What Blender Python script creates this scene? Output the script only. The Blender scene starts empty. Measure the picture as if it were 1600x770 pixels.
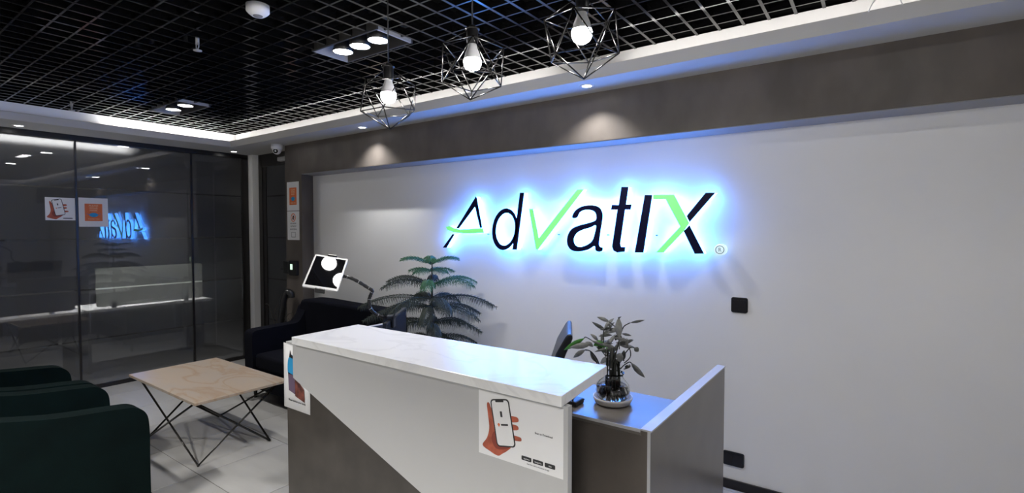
import bpy, bmesh, math, random
from mathutils import Vector, Matrix
random.seed(7)
S = bpy.context.scene; COL = S.collection; PI = math.pi

# ------------------------------------------------------------------ camera
cam_d = bpy.data.cameras.new('camera'); cam = bpy.data.objects.new('camera', cam_d); COL.objects.link(cam)
cam_d.sensor_width = 36; cam_d.lens = 18.0; cam_d.clip_start = .02      # 800 px focal length on a 1600 px frame
cam.location = (0, 0, 1.6); cam.rotation_euler = (math.radians(90 - 1.93), 0, math.radians(35.7)); S.camera = cam

# ------------------------------------------------------------------ world, exposure
w = bpy.data.worlds.new('world'); S.world = w; w.use_nodes = True
w.node_tree.nodes['Background'].inputs[0].default_value = (.6, .7, 1, 1)
w.node_tree.nodes['Background'].inputs[1].default_value = .02
S.view_settings.view_transform = 'Standard'; S.view_settings.look = 'None'
S.view_settings.exposure = 0.6; S.view_settings.gamma = 1; S.view_settings.use_curve_mapping = False

# light levels (watts, or emission strength)
L_BULB = 150; L_HEAD = 13; L_HEAD_FAR = 90; L_SPOT = 20; L_COVE = 9; L_OFFICE = 60; L_SIGN = 15.5; L_HALO = 10

def spot(name, loc, tgt, power, size, blend=.5, rad=.04, col=(1, .97, .93)):
    l = bpy.data.lights.new(name, 'SPOT'); l.energy = power; l.spot_size = math.radians(size); l.spot_blend = blend
    l.shadow_soft_size = rad; l.color = col
    o = bpy.data.objects.new(name, l); COL.objects.link(o); o.location = loc
    o.rotation_euler = (Vector(tgt) - Vector(loc)).to_track_quat('-Z', 'Y').to_euler(); return o
def area(name, loc, rot, power, sx, sy, col=(1, 1, 1), spread=180):
    l = bpy.data.lights.new(name, 'AREA'); l.energy = power; l.shape = 'RECTANGLE'; l.size = sx; l.size_y = sy; l.color = col
    l.spread = math.radians(spread)
    o = bpy.data.objects.new(name, l); COL.objects.link(o); o.location = loc; o.rotation_euler = rot; return o

# ------------------------------------------------------------------ materials
M = {}
def mat(name, col, rough=.5, metal=0, spec=.5, noise=0, nscale=8, nstretch=(1, 1, 1), bump=0, bscale=200, col2=None, coat=0, sheen=0):
    m = bpy.data.materials.new(name); m.use_nodes = True; nt = m.node_tree; b = nt.nodes['Principled BSDF']
    b.inputs['Base Color'].default_value = (*col, 1); b.inputs['Roughness'].default_value = rough
    b.inputs['Metallic'].default_value = metal; b.inputs['Specular IOR Level'].default_value = spec
    if coat: b.inputs['Coat Weight'].default_value = coat; b.inputs['Coat Roughness'].default_value = .08
    if sheen: b.inputs['Sheen Weight'].default_value = sheen; b.inputs['Sheen Roughness'].default_value = .4; b.inputs['Sheen Tint'].default_value = (*col, 1)
    tc = nt.nodes.new('ShaderNodeNewGeometry'); mp = nt.nodes.new('ShaderNodeMapping'); mp.inputs['Scale'].default_value = nstretch
    nt.links.new(tc.outputs['Position'], mp.inputs['Vector'])
    if noise or col2:
        n = nt.nodes.new('ShaderNodeTexNoise'); n.inputs['Scale'].default_value = nscale; n.inputs['Detail'].default_value = 5
        nt.links.new(mp.outputs[0], n.inputs['Vector'])
        r = nt.nodes.new('ShaderNodeValToRGB'); r.color_ramp.elements[0].position = .35; r.color_ramp.elements[1].position = .65
        c2 = col2 or tuple(c * (1 - noise) for c in col)
        r.color_ramp.elements[0].color = (*c2, 1); r.color_ramp.elements[1].color = (*col, 1)
        nt.links.new(n.outputs['Fac'], r.inputs[0]); nt.links.new(r.outputs[0], b.inputs['Base Color'])
    if bump:
        n2 = nt.nodes.new('ShaderNodeTexNoise'); n2.inputs['Scale'].default_value = bscale; n2.inputs['Detail'].default_value = 3
        nt.links.new(mp.outputs[0], n2.inputs['Vector'])
        bp = nt.nodes.new('ShaderNodeBump'); bp.inputs['Strength'].default_value = bump; bp.inputs['Distance'].default_value = .002
        nt.links.new(n2.outputs['Fac'], bp.inputs['Height']); nt.links.new(bp.outputs[0], b.inputs['Normal'])
    M[name] = m; return m
def emit(name, col, strength, base=(.8, .8, .8)):
    m = mat(name, base, .4); b = m.node_tree.nodes['Principled BSDF']
    b.inputs['Emission Color'].default_value = (*col, 1); b.inputs['Emission Strength'].default_value = strength; return m
def vein(m, col, scale, width, amount, stretch=(1, 1, 1)):
    nt = m.node_tree; b = nt.nodes['Principled BSDF']; src = b.inputs['Base Color'].links
    g = nt.nodes.new('ShaderNodeNewGeometry'); mp = nt.nodes.new('ShaderNodeMapping'); mp.inputs['Scale'].default_value = stretch
    mp.inputs['Rotation'].default_value = (0, 0, .6)
    nt.links.new(g.outputs['Position'], mp.inputs[0])
    n = nt.nodes.new('ShaderNodeTexNoise'); n.inputs['Scale'].default_value = scale; n.inputs['Detail'].default_value = 6; n.inputs['Distortion'].default_value = 1.2
    nt.links.new(mp.outputs[0], n.inputs['Vector'])
    r = nt.nodes.new('ShaderNodeValToRGB'); e = r.color_ramp.elements
    e[0].position = .5 - width; e[0].color = (0, 0, 0, 1); e[1].position = .5; e[1].color = (amount,) * 3 + (1,)
    k = e.new(.5 + width); k.color = (0, 0, 0, 1)
    nt.links.new(n.outputs['Fac'], r.inputs[0])
    mx = nt.nodes.new('ShaderNodeMix'); mx.data_type = 'RGBA'; mx.inputs['B'].default_value = (*col, 1)
    if src: nt.links.new(src[0].from_socket, mx.inputs['A'])
    else: mx.inputs['A'].default_value = b.inputs['Base Color'].default_value
    nt.links.new(r.outputs[0], mx.inputs['Factor']); nt.links.new(mx.outputs['Result'], b.inputs['Base Color'])

mat('paint_white', (.86, .855, .84), .6, spec=.3, noise=.03, nscale=1.5)
mat('plaster_white', (.80, .79, .77), .7, spec=.2)
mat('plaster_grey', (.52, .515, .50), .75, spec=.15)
mat('laminate_brown', (.138, .119, .104), .42, spec=.35, noise=.28, nscale=5, nstretch=(1, 1, .6))
mat('beam_underside', (.30, .30, .31), .6)
mat('desk_brown', (.062, .054, .047), .4, spec=.4, noise=.3, nscale=7)
mat('laminate_metal', (.19, .172, .155), .3, spec=.6, metal=.1, noise=.12, nscale=6)
mat('edge_band', (.55, .55, .56), .35)
mat('laminate_white', (.475, .475, .472), .45, noise=.03, nscale=3)
m = mat('counter_white', (.85, .85, .84), .22, spec=.6); vein(m, (.5, .5, .51), 2.0, .03, .22, (1, 1.6, 1))
mat('frame_black', (.012, .010, .010), .3)
mat('blade_black', (.005, .005, .0055), .13, spec=.8)
mat('plenum_black', (.004, .004, .004), .9, spec=.05)
mat('black_plastic', (.012, .012, .013), .35)
mat('switch_black', (.008, .008, .009), .35)
mat('dark_metal', (.03, .03, .032), .3, metal=.6)
mat('wire_black', (.05, .048, .046), .25, metal=.8)
mat('housing_grey', (.42, .42, .42), .5); mat('housing_dark', (.04, .038, .036), .5)
mat('white_plastic', (.82, .82, .82), .4)
mat('tablet_white', (.48, .48, .48), .45)
mat('screen_black', (.004, .004, .005), .02, spec=.6)
mat('door_grey', (.06, .062, .066), .3, noise=.1, nscale=1)
mat('green_velvet', (.0022, .0085, .0080), .85, spec=.1, noise=.35, nscale=5, bump=.5, bscale=350, sheen=.12)
mat('navy_fabric', (.0045, .0050, .0100), .9, spec=.12, noise=.3, nscale=6, bump=.5, bscale=400)
for i, v in enumerate((.50, .46, .42, .47)):
    m = mat('tile_%d' % i, (v, v * .99, v * .965), .28, spec=.5, noise=.12, nscale=2.5, nstretch=(.6, 3, 1), bump=.08, bscale=60)
mat('grout', (.16, .155, .15), .8)
m = mat('beige_marble', (.48, .385, .295), .18, spec=.55, col2=(.45, .38, .31), nscale=2.6, nstretch=(1, 2.5, 1)); vein(m, (.40, .25, .14), 1.6, .06, .5, (1, 2.6, 1))
mat('paper', (.78, .78, .78), .6)
mat('ink_black', (.015, .015, .017), .5)
mat('ink_grey', (.2, .2, .21), .6)
mat('skin_print', (.50, .11, .055), .6, noise=.35, nscale=30)
mat('skin_dark', (.24, .04, .022), .6)
mat('orange_print', (.72, .17, .05), .6)
mat('cream_print', (.85, .62, .40), .6)
mat('blue_print', (.03, .16, .42), .6)
mat('sky_print', (.02, .30, .60), .6)
mat('purple_print', (.12, .08, .13), .6)
mat('teal_print', (.03, .28, .22), .6)
mat('photo_dark', (.05, .015, .012), .6, col2=(.22, .06, .04), nscale=40)
mat('red_print', (.6, .06, .05), .6)
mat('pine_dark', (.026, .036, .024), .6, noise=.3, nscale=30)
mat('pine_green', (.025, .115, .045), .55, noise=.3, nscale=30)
mat('bark', (.035, .028, .02), .8)
mat('pot_dark', (.03, .03, .03), .5)
mat('soil', (.03, .02, .015), .95)
mat('leaf_grey', (.25, .255, .24), .45, noise=.35, nscale=40)
mat('leaf_green', (.07, .28, .035), .4, noise=.3, nscale=40)
mat('leaf_dark', (.10, .105, .095), .5, noise=.3, nscale=40)
mat('cane', (.02, .022, .016), .5, noise=.4, nscale=60)
mat('roots', (.035, .014, .009), .7, noise=.5, nscale=60)
mat('saucer', (.62, .60, .58), .4)
mat('navy_face', (.004, .004, .03), .35, spec=.15)
mat('matte_screen', (.006, .006, .009), .6, spec=.15)
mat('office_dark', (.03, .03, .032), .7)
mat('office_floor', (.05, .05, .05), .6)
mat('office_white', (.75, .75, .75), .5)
emit('bulb_glow', (1, .97, .95), L_BULB)
emit('head_glow', (1, .98, .96), 30)
emit('spot_glow', (1, .98, .96), 12)
emit('cove_led', (1, .975, .95), L_COVE)
emit('led_cyan', (.05, .25, 1.0), L_SIGN)
emit('led_blue', (.04, .22, 1.0), L_HALO * 1.0)
emit('lime_face', (.17, .75, .20), .62, (.2, .6, .2))
emit('cyan_face', (.25, 1.0, .72), .95, (.3, .8, .6))
emit('lcd_green', (.55, .85, .6), .8)
emit('office_led', (1, 1, 1), 6)
emit('white_acrylic', (.6, .9, 1.0), .5)

def glass(name, tint=(.9, .92, .92), rough=0.0):
    m = bpy.data.materials.new(name); m.use_nodes = True; b = m.node_tree.nodes['Principled BSDF']
    b.inputs['Base Color'].default_value = (*tint, 1); b.inputs['Transmission Weight'].default_value = 1
    b.inputs['Roughness'].default_value = rough; b.inputs['IOR'].default_value = 1.45; M[name] = m
glass('clear_glass'); glass('water', (.75, .68, .6))
def film(name, base, trans, transl, rough=.08, spec=.5, col_t=(1, 1, 1)):
    m = bpy.data.materials.new(name); m.use_nodes = True; nt = m.node_tree; n = nt.nodes; out = n['Material Output']
    b = n['Principled BSDF']; b.inputs['Base Color'].default_value = (*base, 1); b.inputs['Roughness'].default_value = .7; b.inputs['Specular IOR Level'].default_value = 0
    t = n.new('ShaderNodeBsdfTransparent'); t.inputs[0].default_value = (*col_t, 1)
    tl = n.new('ShaderNodeBsdfTranslucent'); tl.inputs[0].default_value = (.8, .8, .8, 1)
    m1 = n.new('ShaderNodeMixShader'); m1.inputs[0].default_value = transl; nt.links.new(b.outputs[0], m1.inputs[1]); nt.links.new(tl.outputs[0], m1.inputs[2])
    m2 = n.new('ShaderNodeMixShader'); m2.inputs[0].default_value = trans; nt.links.new(m1.outputs[0], m2.inputs[1]); nt.links.new(t.outputs[0], m2.inputs[2])
    g = n.new('ShaderNodeBsdfGlossy'); g.inputs['Roughness'].default_value = rough
    fr = n.new('ShaderNodeFresnel'); fr.inputs[0].default_value = 1.65
    m3 = n.new('ShaderNodeMixShader'); nt.links.new(fr.outputs[0], m3.inputs[0]); nt.links.new(m2.outputs[0], m3.inputs[1]); nt.links.new(g.outputs[0], m3.inputs[2])
    nt.links.new(m3.outputs[0], out.inputs[0]); M[name] = m
film('grey_film', (.06, .06, .063), .50, .4, .012)
film('film_gap', (.02, .02, .02), .75, .05, .02)
film('frosted_screen', (.45, .55, .38), .1, .6, .3)

# ------------------------------------------------------------------ mesh helpers
ORG = {}
class MB:
    def __init__(s): s.v = []; s.f = []; s.sm = []
    def add(s, vs, fs, smooth=False):
        k = len(s.v); s.v += [tuple(p) for p in vs]; s.f += [tuple(i + k for i in f) for f in fs]; s.sm += [smooth] * len(fs); return s
    def box(s, a, b):
        x0, y0, z0 = a; x1, y1, z1 = b
        return s.add([(x0, y0, z0), (x1, y0, z0), (x1, y1, z0), (x0, y1, z0), (x0, y0, z1), (x1, y0, z1), (x1, y1, z1), (x0, y1, z1)],
                     [(0, 3, 2, 1), (4, 5, 6, 7), (0, 1, 5, 4), (1, 2, 6, 5), (2, 3, 7, 6), (3, 0, 4, 7)])
    def obox(s, fr, a, b):                      # box in a local frame
        k = len(s.v); s.box(a, b); s.v[k:] = [tuple(fr(*p)) for p in s.v[k:]]; return s
    def prism(s, pts, fr, w0, w1):              # polygon in (u,v), extruded along w of the frame
        n = len(pts); A = [fr(u, v, w0) for u, v in pts]; B = [fr(u, v, w1) for u, v in pts]
        return s.add(A + B, [tuple(range(n))[::-1], tuple(range(n, 2 * n))] + [(i, (i + 1) % n, n + (i + 1) % n, n + i) for i in range(n)])
    def tube(s, pts, r, n=8, caps=True):
        pts = [Vector(p) for p in pts]; rr = r if isinstance(r, (list, tuple)) else [r] * len(pts)
        vs = []; fs = []; N = len(pts); up = None
        for i, p in enumerate(pts):
            d = (pts[min(i + 1, N - 1)] - pts[max(i - 1, 0)]).normalized()
            if up is None: up = Vector((0, 0, 1)) if abs(d.z) < .9 else Vector((1, 0, 0))
            x = d.cross(up).normalized(); y = x.cross(d).normalized(); up = y
            for k in range(n):
                a = 2 * PI * k / n; vs.append(p + (x * math.cos(a) + y * math.sin(a)) * rr[i])
        for i in range(N - 1):
            for k in range(n):
                fs.append((i * n + k, i * n + (k + 1) % n, (i + 1) * n + (k + 1) % n, (i + 1) * n + k))
        s.add(vs, fs, True)
        if caps:
            b = len(s.v) - N * n; s.f += [tuple(b + k for k in range(n))[::-1], tuple(b + (N - 1) * n + k for k in range(n))]; s.sm += [False, False]
        return s
    def lathe(s, prof, c, n=24, smooth=True, axis=(0, 0, 1)):
        ax = Vector(axis).normalized(); X = ax.orthogonal().normalized(); Y = ax.cross(X); c = Vector(c)
        vs = [c + (X * math.cos(2 * PI * k / n) + Y * math.sin(2 * PI * k / n)) * max(r, 1e-4) + ax * z for r, z in prof for k in range(n)]
        fs = [(i * n + k, i * n + (k + 1) % n, (i + 1) * n + (k + 1) % n, (i + 1) * n + k) for i in range(len(prof) - 1) for k in range(n)]
        s.add(vs, fs, smooth)
        return s
    def sphere(s, c, r, n=16, sc=(1, 1, 1)):
        prof = [(math.sin(PI * i / (n // 2)) * r, -math.cos(PI * i / (n // 2)) * r) for i in range(n // 2 + 1)]
        k = len(s.v); s.lathe(prof, (0, 0, 0), n); s.v[k:] = [(c[0] + p[0] * sc[0], c[1] + p[1] * sc[1], c[2] + p[2] * sc[2]) for p in s.v[k:]]; return s
    def leaf(s, a, b, wid, n, th=.0008, sag=0):      # pointed leaf blade from a to b with real thickness and a folded midrib
        a, b, n = Vector(a), Vector(b), Vector(n).normalized(); d = b - a; x = d.cross(n).normalized(); n = x.cross(d).normalized()
        prof = [(0, .08), (.18, .65), (.4, 1), (.65, .85), (.85, .45), (1, .02)]; up = []; 
        for t, q in prof:
            c = a + d * t + n * sag * 4 * t * (1 - t); hw = wid * q / 2
            up.append((c - x * hw + n * hw * .35, c, c + x * hw + n * hw * .35))
        k = [p for r in up for p in r]; vs = k + [p - n * th for p in k]; m_ = len(k); fs = []
        for i in range(5):
            for j in range(2):
                q = (i * 3 + j, i * 3 + j + 1, (i + 1) * 3 + j + 1, (i + 1) * 3 + j); fs += [q, tuple(m_ + z for z in q[::-1])]
            fs += [(i * 3, (i + 1) * 3, m_ + (i + 1) * 3, m_ + i * 3), (i * 3 + 2, m_ + i * 3 + 2, m_ + (i + 1) * 3 + 2, (i + 1) * 3 + 2)]
        return s.add(vs, fs, True)
    def build(s, name, mt, parent=None, bevel=0, seg=2, sub=0, smooth=False, label=None, fix=True):
        me = bpy.data.meshes.new(name); o = bpy.data.objects.new(name, me); COL.objects.link(o)
        if parent is not None: org = ORG[parent.name]
        else:
            xs, ys, zs = zip(*s.v); org = Vector(((min(xs) + max(xs)) / 2, (min(ys) + max(ys)) / 2, min(zs))); o.location = org
        ORG[o.name] = org
        me.from_pydata([tuple(Vector(p) - org) for p in s.v], [], s.f)
        me.polygons.foreach_set('use_smooth', [bool(x) or smooth for x in s.sm])
        if fix:
            bm = bmesh.new(); bm.from_mesh(me); bmesh.ops.recalc_face_normals(bm, faces=bm.faces); bm.to_mesh(me); bm.free()
        me.materials.append(M[mt] if isinstance(mt, str) else mt)
        if parent is not None: o.parent = parent
        if bevel:
            b = o.modifiers.new('bevel', 'BEVEL'); b.width = bevel; b.segments = seg; b.limit_method = 'ANGLE'; b.angle_limit = math.radians(40)
            if smooth: o.modifiers.new('wn', 'WEIGHTED_NORMAL')
        if sub: q = o.modifiers.new('sub', 'SUBSURF'); q.levels = sub; q.render_levels = sub
        if label: o['label'] = label
        return o
def tag(o, label=None, cat=None, group=None, kind=None):
    if label: o['label'] = label
    if cat: o['category'] = cat
    if group: o['group'] = group
    if kind: o['kind'] = kind
    return o
def struct(o, label=None): o['kind'] = 'structure'; (label and o.__setitem__('label', label)); return o
def thing(name, loc, label, cat, group=None):
    o = bpy.data.objects.new(name, None); COL.objects.link(o); o.location = loc; o.empty_display_size = .1
    ORG[o.name] = Vector(loc); return tag(o, label, cat, group)
def copy_tree(o, parent=None):
    c = o.copy(); COL.objects.link(c)
    if parent is not None: c.parent = parent
    for ch in list(o.children): copy_tree(ch, c)
    ORG[c.name] = ORG[o.name]; return c
def world_frame(o=(0, 0, 0), u=(1, 0, 0), v=(0, 0, 1), w=(0, -1, 0)):
    o, u, v, w = Vector(o), Vector(u), Vector(v), Vector(w)
    return lambda a, b, c=0: o + u * a + v * b + w * c
def catmull(pts, k=6, closed=True):
    n = len(pts); out = []
    for i in range(n if closed else n - 1):
        p = [pts[(i + j - 1) % n] if closed else pts[min(max(i + j - 1, 0), n - 1)] for j in range(4)]
        for q in range(k):
            t = q / k
            out.append(tuple(.5 * ((2 * p[1][d]) + (-p[0][d] + p[2][d]) * t + (2 * p[0][d] - 5 * p[1][d] + 4 * p[2][d] - p[3][d]) * t * t
                                   + (-p[0][d] + 3 * p[1][d] - 3 * p[2][d] + p[3][d]) * t ** 3) for d in range(len(p[1]))))
    if not closed: out.append(tuple(pts[-1]))
    return out
def rrect(x0, y0, x1, y1, r, n=5):
    out = []
    for cx, cy, a in ((x1 - r, y1 - r, 0), (x0 + r, y1 - r, 90), (x0 + r, y0 + r, 180), (x1 - r, y0 + r, 270)):
        for i in range(n + 1): t = math.radians(a + 90 * i / n); out.append((cx + r * math.cos(t), cy + r * math.sin(t)))
    return out
def filled(loops, fr, w0, w1, mt, name, parent, label=None):      # outline with holes, extruded: goes through a filled curve
    cu = bpy.data.curves.new('outline', 'CURVE'); cu.dimensions = '2D'; cu.fill_mode = 'BOTH'
    for lp in loops:
        sp = cu.splines.new('POLY'); sp.points.add(len(lp) - 1); sp.use_cyclic_u = True
        for i, (u, v) in enumerate(lp): sp.points[i].co = (u, v, 0, 1)
    cu.extrude = .5; return curve_mesh(cu, fr, w0, w1, mt, name, parent, label)
def curve_mesh(cu, fr, w0, w1, mt, name, parent, label=None):
    ob = bpy.data.objects.new('outline', cu); me = bpy.data.meshes.new_from_object(ob)
    mb = MB(); mb.add([fr(v.co.x, v.co.y, w0 + (v.co.z + .5) * (w1 - w0)) for v in me.vertices], [tuple(p.vertices) for p in me.polygons])
    bpy.data.objects.remove(ob); bpy.data.curves.remove(cu); bpy.data.meshes.remove(me)
    bm_o = mb.build(name, mt, parent, label=label); return bm_o
def text(body, size, fr, u, v, w, mt, name, parent, align='CENTER', th=.0006):
    cu = bpy.data.curves.new('text', 'FONT'); cu.body = body; cu.size = size; cu.align_x = align; cu.extrude = .5; cu.resolution_u = 3
    return curve_mesh(cu, lambda a, b, c: fr(a + u, b + v, c), w, w + th, mt, name, parent)

# ------------------------------------------------------------------ the room shell
XG = -6.375; YW = 3.325; YB = 3.12; ZS = 2.51; ZG = 2.67; XC = -5.88; YC = 2.83
XR = 2.6; YF = -3.2
struct(MB().box((-5.3, YW, 0), (XR, YW + .12, 3.3)).build('wall_back', 'paint_white'))
struct(MB().box((XR, YF, 0), (XR + .1, YW, 3.3)).build('wall_right', 'paint_white'))
struct(MB().box((-6.5, YF - .1, 0), (XR, YF, 3.3)).build('wall_front', 'paint_white'))
# laminate surround of the niche: beam above, column at left with a splayed reveal
fxy = lambda u, v, w: Vector((u, v, w))
struct(MB().box((-5.30, YB, 2.187), (XR, YW, ZS)).build('wall_bulkhead', 'laminate_brown'), 'brown laminate beam above the white niche')
struct(MB().box((-5.0, YB + .004, 2.182), (XR, YW, 2.1865)).build('trim_6', 'beam_underside'), 'thin pale underside of the beam above the niche')
struct(MB().prism([(-5.30, YB), (-4.99, YB), (-5.095, YW), (-5.30, YW)], fxy, 0, 2.187).build('wall_column', 'laminate_brown'), 'brown laminate column left of the niche')
struct(MB().box((-5.08, YW - .012, 0), (XR, YW, .055)).build('baseboard_back', 'frame_black'))

# floor: slab + tiles
fl = struct(MB().box((-6.5, YF, -.05), (XR, YW, -.004)).build('floor', 'grout'))
tiles = []
x0, y0, T, J = -6.36 + .38, 1.48, .6, .0025
xs = [x0 + T * i for i in range(-1, 15)]; ys = [y0 + T * i for i in range(-8, 4)]
tmesh = {}
for i, xa in enumerate(xs):
    for j, ya in enumerate(ys):
        a = (max(xa, -6.37), max(ya, YF)); b = (min(xa + T, XR), min(ya + T, YW - .013))
        if b[0] - a[0] < .05 or b[1] - a[1] < .02: continue
        key = (round(b[0] - a[0], 3), round(b[1] - a[1], 3), random.randrange(4))
        if key not in tmesh:
            o = MB().box((a[0] + J, a[1] + J, -.004), (b[0] - J, b[1] - J, 0)).build('tile', 'tile_%d' % key[2], None, bevel=.0012, seg=1)
            loc = o.location.copy(); o.parent = fl; o.location = loc - fl.location; tmesh[key] = o
        else:
            o = tmesh[key].copy(); COL.objects.link(o); o.location = Vector(((a[0] + b[0]) / 2, (a[1] + b[1]) / 2, -.004)) - fl.location

# soffit ring, trough lip, upper cove face
so = MB()
so.prism([(-6.5, YC), (XR, YC), (XR, YW + .1), (-6.5, YW + .1)], fxy, ZS, ZS + .05)
so.prism([(-6.5, YF), (XC, YF), (XC, YC), (-6.5, YC)], fxy, ZS, ZS + .05)
struct(so.build('ceiling_soffit', 'plaster_grey'), 'grey plaster soffit running round the open grid')
def ring(prof, name, mt, parent=None):     # profile points (offset into the room, z) swept along the left and the back side
    mb = MB(); P = []
    for o_, z in prof:
        P.append([(XC + o_, YF, z), (XC + o_, YC - o_, z), (XR, YC - o_, z)])
    n = len(prof)
    vs = [p for r in P for p in r]; fs = []
    for i in range(n):
        j = (i + 1) % n
        for k in range(2): fs.append((i * 3 + k, i * 3 + k + 1, j * 3 + k + 1, j * 3 + k))
    fs += [tuple(i * 3 for i in range(n)), tuple(i * 3 + 2 for i in range(n))[::-1]]
    return mb.add(vs, fs).build(name, mt, parent)
struct(ring([(0, ZS), (.035, ZS + .058), (.02, ZS + .062), (-.03, ZS + .03), (-.124, ZS + .03), (-.124, ZS + .02), (-.03, ZS + .015)], 'trim_1', 'plaster_grey'), 'lip of the light cove')
cove = struct(ring([(-.10, ZS + .03), (-.10, ZG + .004), (-.125, ZG + .004), (-.125, ZS + .03)], 'trim_2', 'plaster_white'), 'white upright face of the light cove')
# plenum above the grid
struct(MB().box((XC - .13, YF, 3.15), (XR, YC + .13, 3.2)).build('ceiling_slab', 'plenum_black'))
pl = MB()
pl.box((XC - .17, YF, ZG + .004), (XC - .12, YC + .17, 3.15)); pl.box((XC - .12, YC + .12, ZG + .004), (XR, YC + .17, 3.15))
struct(pl.build('ceiling_plenum_sides', 'plenum_black'))
# grid blades
gr = struct(MB().box((XC - .10, YF, ZG), (XC - .09, YC + .1, ZG + .02)).build('ceiling', 'blade_black'), 'black open cell grid ceiling')
FIX = [(-2.49, 1.95), (-5.055, 1.99), (.13, 1.95), (-2.49, -.65), (-5.055, -.65), (.13, -.65)]
FW_, FD_ = .30, .135
P_ = .12; BH = .04
def segs(lo, hi, cuts):
    out = [(lo, hi)]
    for a, b in cuts:
        nx = []
        for s_, e_ in out:
            if b <= s_ or a >= e_: nx.append((s_, e_)); continue
            if a > s_: nx.append((s_, a))
            if b < e_: nx.append((b, e_))
        out = nx
    return out
x = XC + .0
while x < XR:
    mb = MB()
    for a, b in segs(YF, YC + .098, [(fy - FD_, fy + FD_) for fx, fy in FIX if abs(x - fx) < FW_]): mb.box((x - .0075, a, ZG), (x + .0075, b, ZG + BH))
    mb.build('blade', 'blade_black', gr); x += P_
y = YC + .0
while y > YF:
    mb = MB()
    for a, b in segs(XC - .098, XR, [(fx - FW_, fx + FW_) for fx, fy in FIX if abs(y - fy) < FD_]): mb.box((a, y - .005, ZG + .001), (b, y + .005, ZG + BH - .001))
    mb.build('blade', 'blade_black', gr); y -= P_

# cove light: concealed led strips lying in the trough
def led(a, b, s, name='cove_strip'):
    o = MB().box(a, b).build('led_strip', s, cove); return o
emit('cove_hot', (1, .985, .96), 75); emit('cove_mid', (1, .96, .93), 15); emit('cove_low', (.75, .8, 1), 2.6)
z0 = ZS + .046
led((XC - .012, 1.72, z0), (XC + .006, YC - .02, z0 + .006), 'cove_hot')
led((XC - .012, YF + .1, z0), (XC + .006, 1.55, z0 + .006), 'cove_low')
led((XC + .02, YC - .006, z0), (-1.75, YC + .012, z0 + .006), 'cove_mid')
led((-1.25, YC - .006, z0), (XR - .05, YC + .012, z0 + .006), 'cove_mid')

# ------------------------------------------------------------------ glass partition (left wall) and door
# x runs away from the camera along y
def pane(n, ya, yb, label):
    r = MB().box((XG - .006, ya, .03), (XG + .006, yb, 2.47)).build(n, 'film_gap'); struct(r, label)
    for k, (a, b) in enumerate(((.03, .493), (.507, .993), (1.007, 1.493), (1.507, 1.993), (2.007, 2.47))):
        MB().box((XG + .0062, ya + .004, a), (XG + .0072, yb - .004, b)).build('frosted_film', 'grey_film', r)
    return r
pane('window_1', -1.2, .19, 'grey filmed glass panel behind the armchairs')
pane('window_2', .20, 1.578, 'large grey filmed glass panel at far left')
pane('window_3', 1.592, 2.605, 'grey filmed glass panel with the orange notice')
pane('window_4', 2.625, 3.175, 'narrow grey filmed glass panel beside the corner')
fr = MB()
for ya, yb in ((.188, .202), (1.577, 1.593), (2.604, 2.626)): fr.box((XG - .01, ya, .0), (XG + .012, yb, 2.5))
struct(fr.build('trim_3', 'frame_black'), 'black joints between the glass panels')
fr = MB().box((XG - .03, YF, 2.46), (XG + .03, 3.25, ZS)).box((XG - .025, YF, 0), (XG + .025, 3.25, .035)).box((XG - .03, 3.175, .03), (XG + .03, 3.25, 2.47))
struct(fr.build('trim_4', 'frame_black'), 'black frame round the glass partition')
struct(MB().box((XG - .05, 3.255, 0), (XG + .125, 3.40, ZS)).build('wall_corner', 'paint_white'), 'white strip of wall in the corner')
struct(MB().box((XG - .05, YF, 0), (XG + .04, -1.2, 2.46)).build('wall_left', 'paint_white'))
# door in the corner
struct(MB().box((-6.24, 3.325, 0), (-6.16, 3.45, ZS)).box((-6.19, 3.325, 2.36), (-5.30, 3.45, ZS)).build('trim_5', 'frame_black'), 'black door frame')
dr = struct(MB().box((-6.19, 3.345, .01), (-5.30, 3.39, 2.36)).build('door_1', 'door_grey'), 'dark grey glass door in a black frame')
mb = MB()
for z in (.5, 1.0, 1.5, 2.0): mb.box((-6.18, 3.3425, z - .007), (-5.33, 3.345, z + .007))
mb.build('film_line', 'frame_black', dr)
MB().box((-6.188, 3.335, .01), (-6.09, 3.345, 2.36)).build('stile', 'frame_black', dr)
mb = MB().box((-5.62, 3.235, 1.13), (-5.42, 3.25, 1.15)).tube([(-5.43, 3.25, 1.14), (-5.43, 3.345, 1.14)], .012)
mb.build('handle', 'black_plastic', dr, bevel=.003, label='black lever handle')
mb = MB().box((-5.72, 3.27, 2.39), (-5.46, 3.325, 2.44)); o = tag(mb.build('door_closer', 'housing_grey', None, bevel=.008), 'grey metal door closer above the dark glass door', 'door closer')
struct(MB().box((-6.5, 3.45, 0), (-5.2, 3.5, ZS)).build('wall_corridor', 'office_dark'))

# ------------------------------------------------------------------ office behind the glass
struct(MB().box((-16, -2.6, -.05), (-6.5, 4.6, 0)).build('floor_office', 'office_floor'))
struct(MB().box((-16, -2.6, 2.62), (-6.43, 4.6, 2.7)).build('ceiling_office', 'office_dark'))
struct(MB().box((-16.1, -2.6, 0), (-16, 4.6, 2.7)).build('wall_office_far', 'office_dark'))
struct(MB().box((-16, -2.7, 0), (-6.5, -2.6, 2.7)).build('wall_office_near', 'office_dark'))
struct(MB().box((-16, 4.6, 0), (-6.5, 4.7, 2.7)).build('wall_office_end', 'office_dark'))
area('office_linear_lamp', (-6.525, 1.05, 2.495), (0, 0, 0), L_OFFICE, .05, 1.95)
mb = MB().box((-6.555, .05, 2.50), (-6.505, 2.05, 2.62)); t = thing('office_lamp', (-6.525, 1.05, 2.497), 'long linear ceiling lamp glowing behind the top of the glass panels', 'ceiling lamp')
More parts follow.
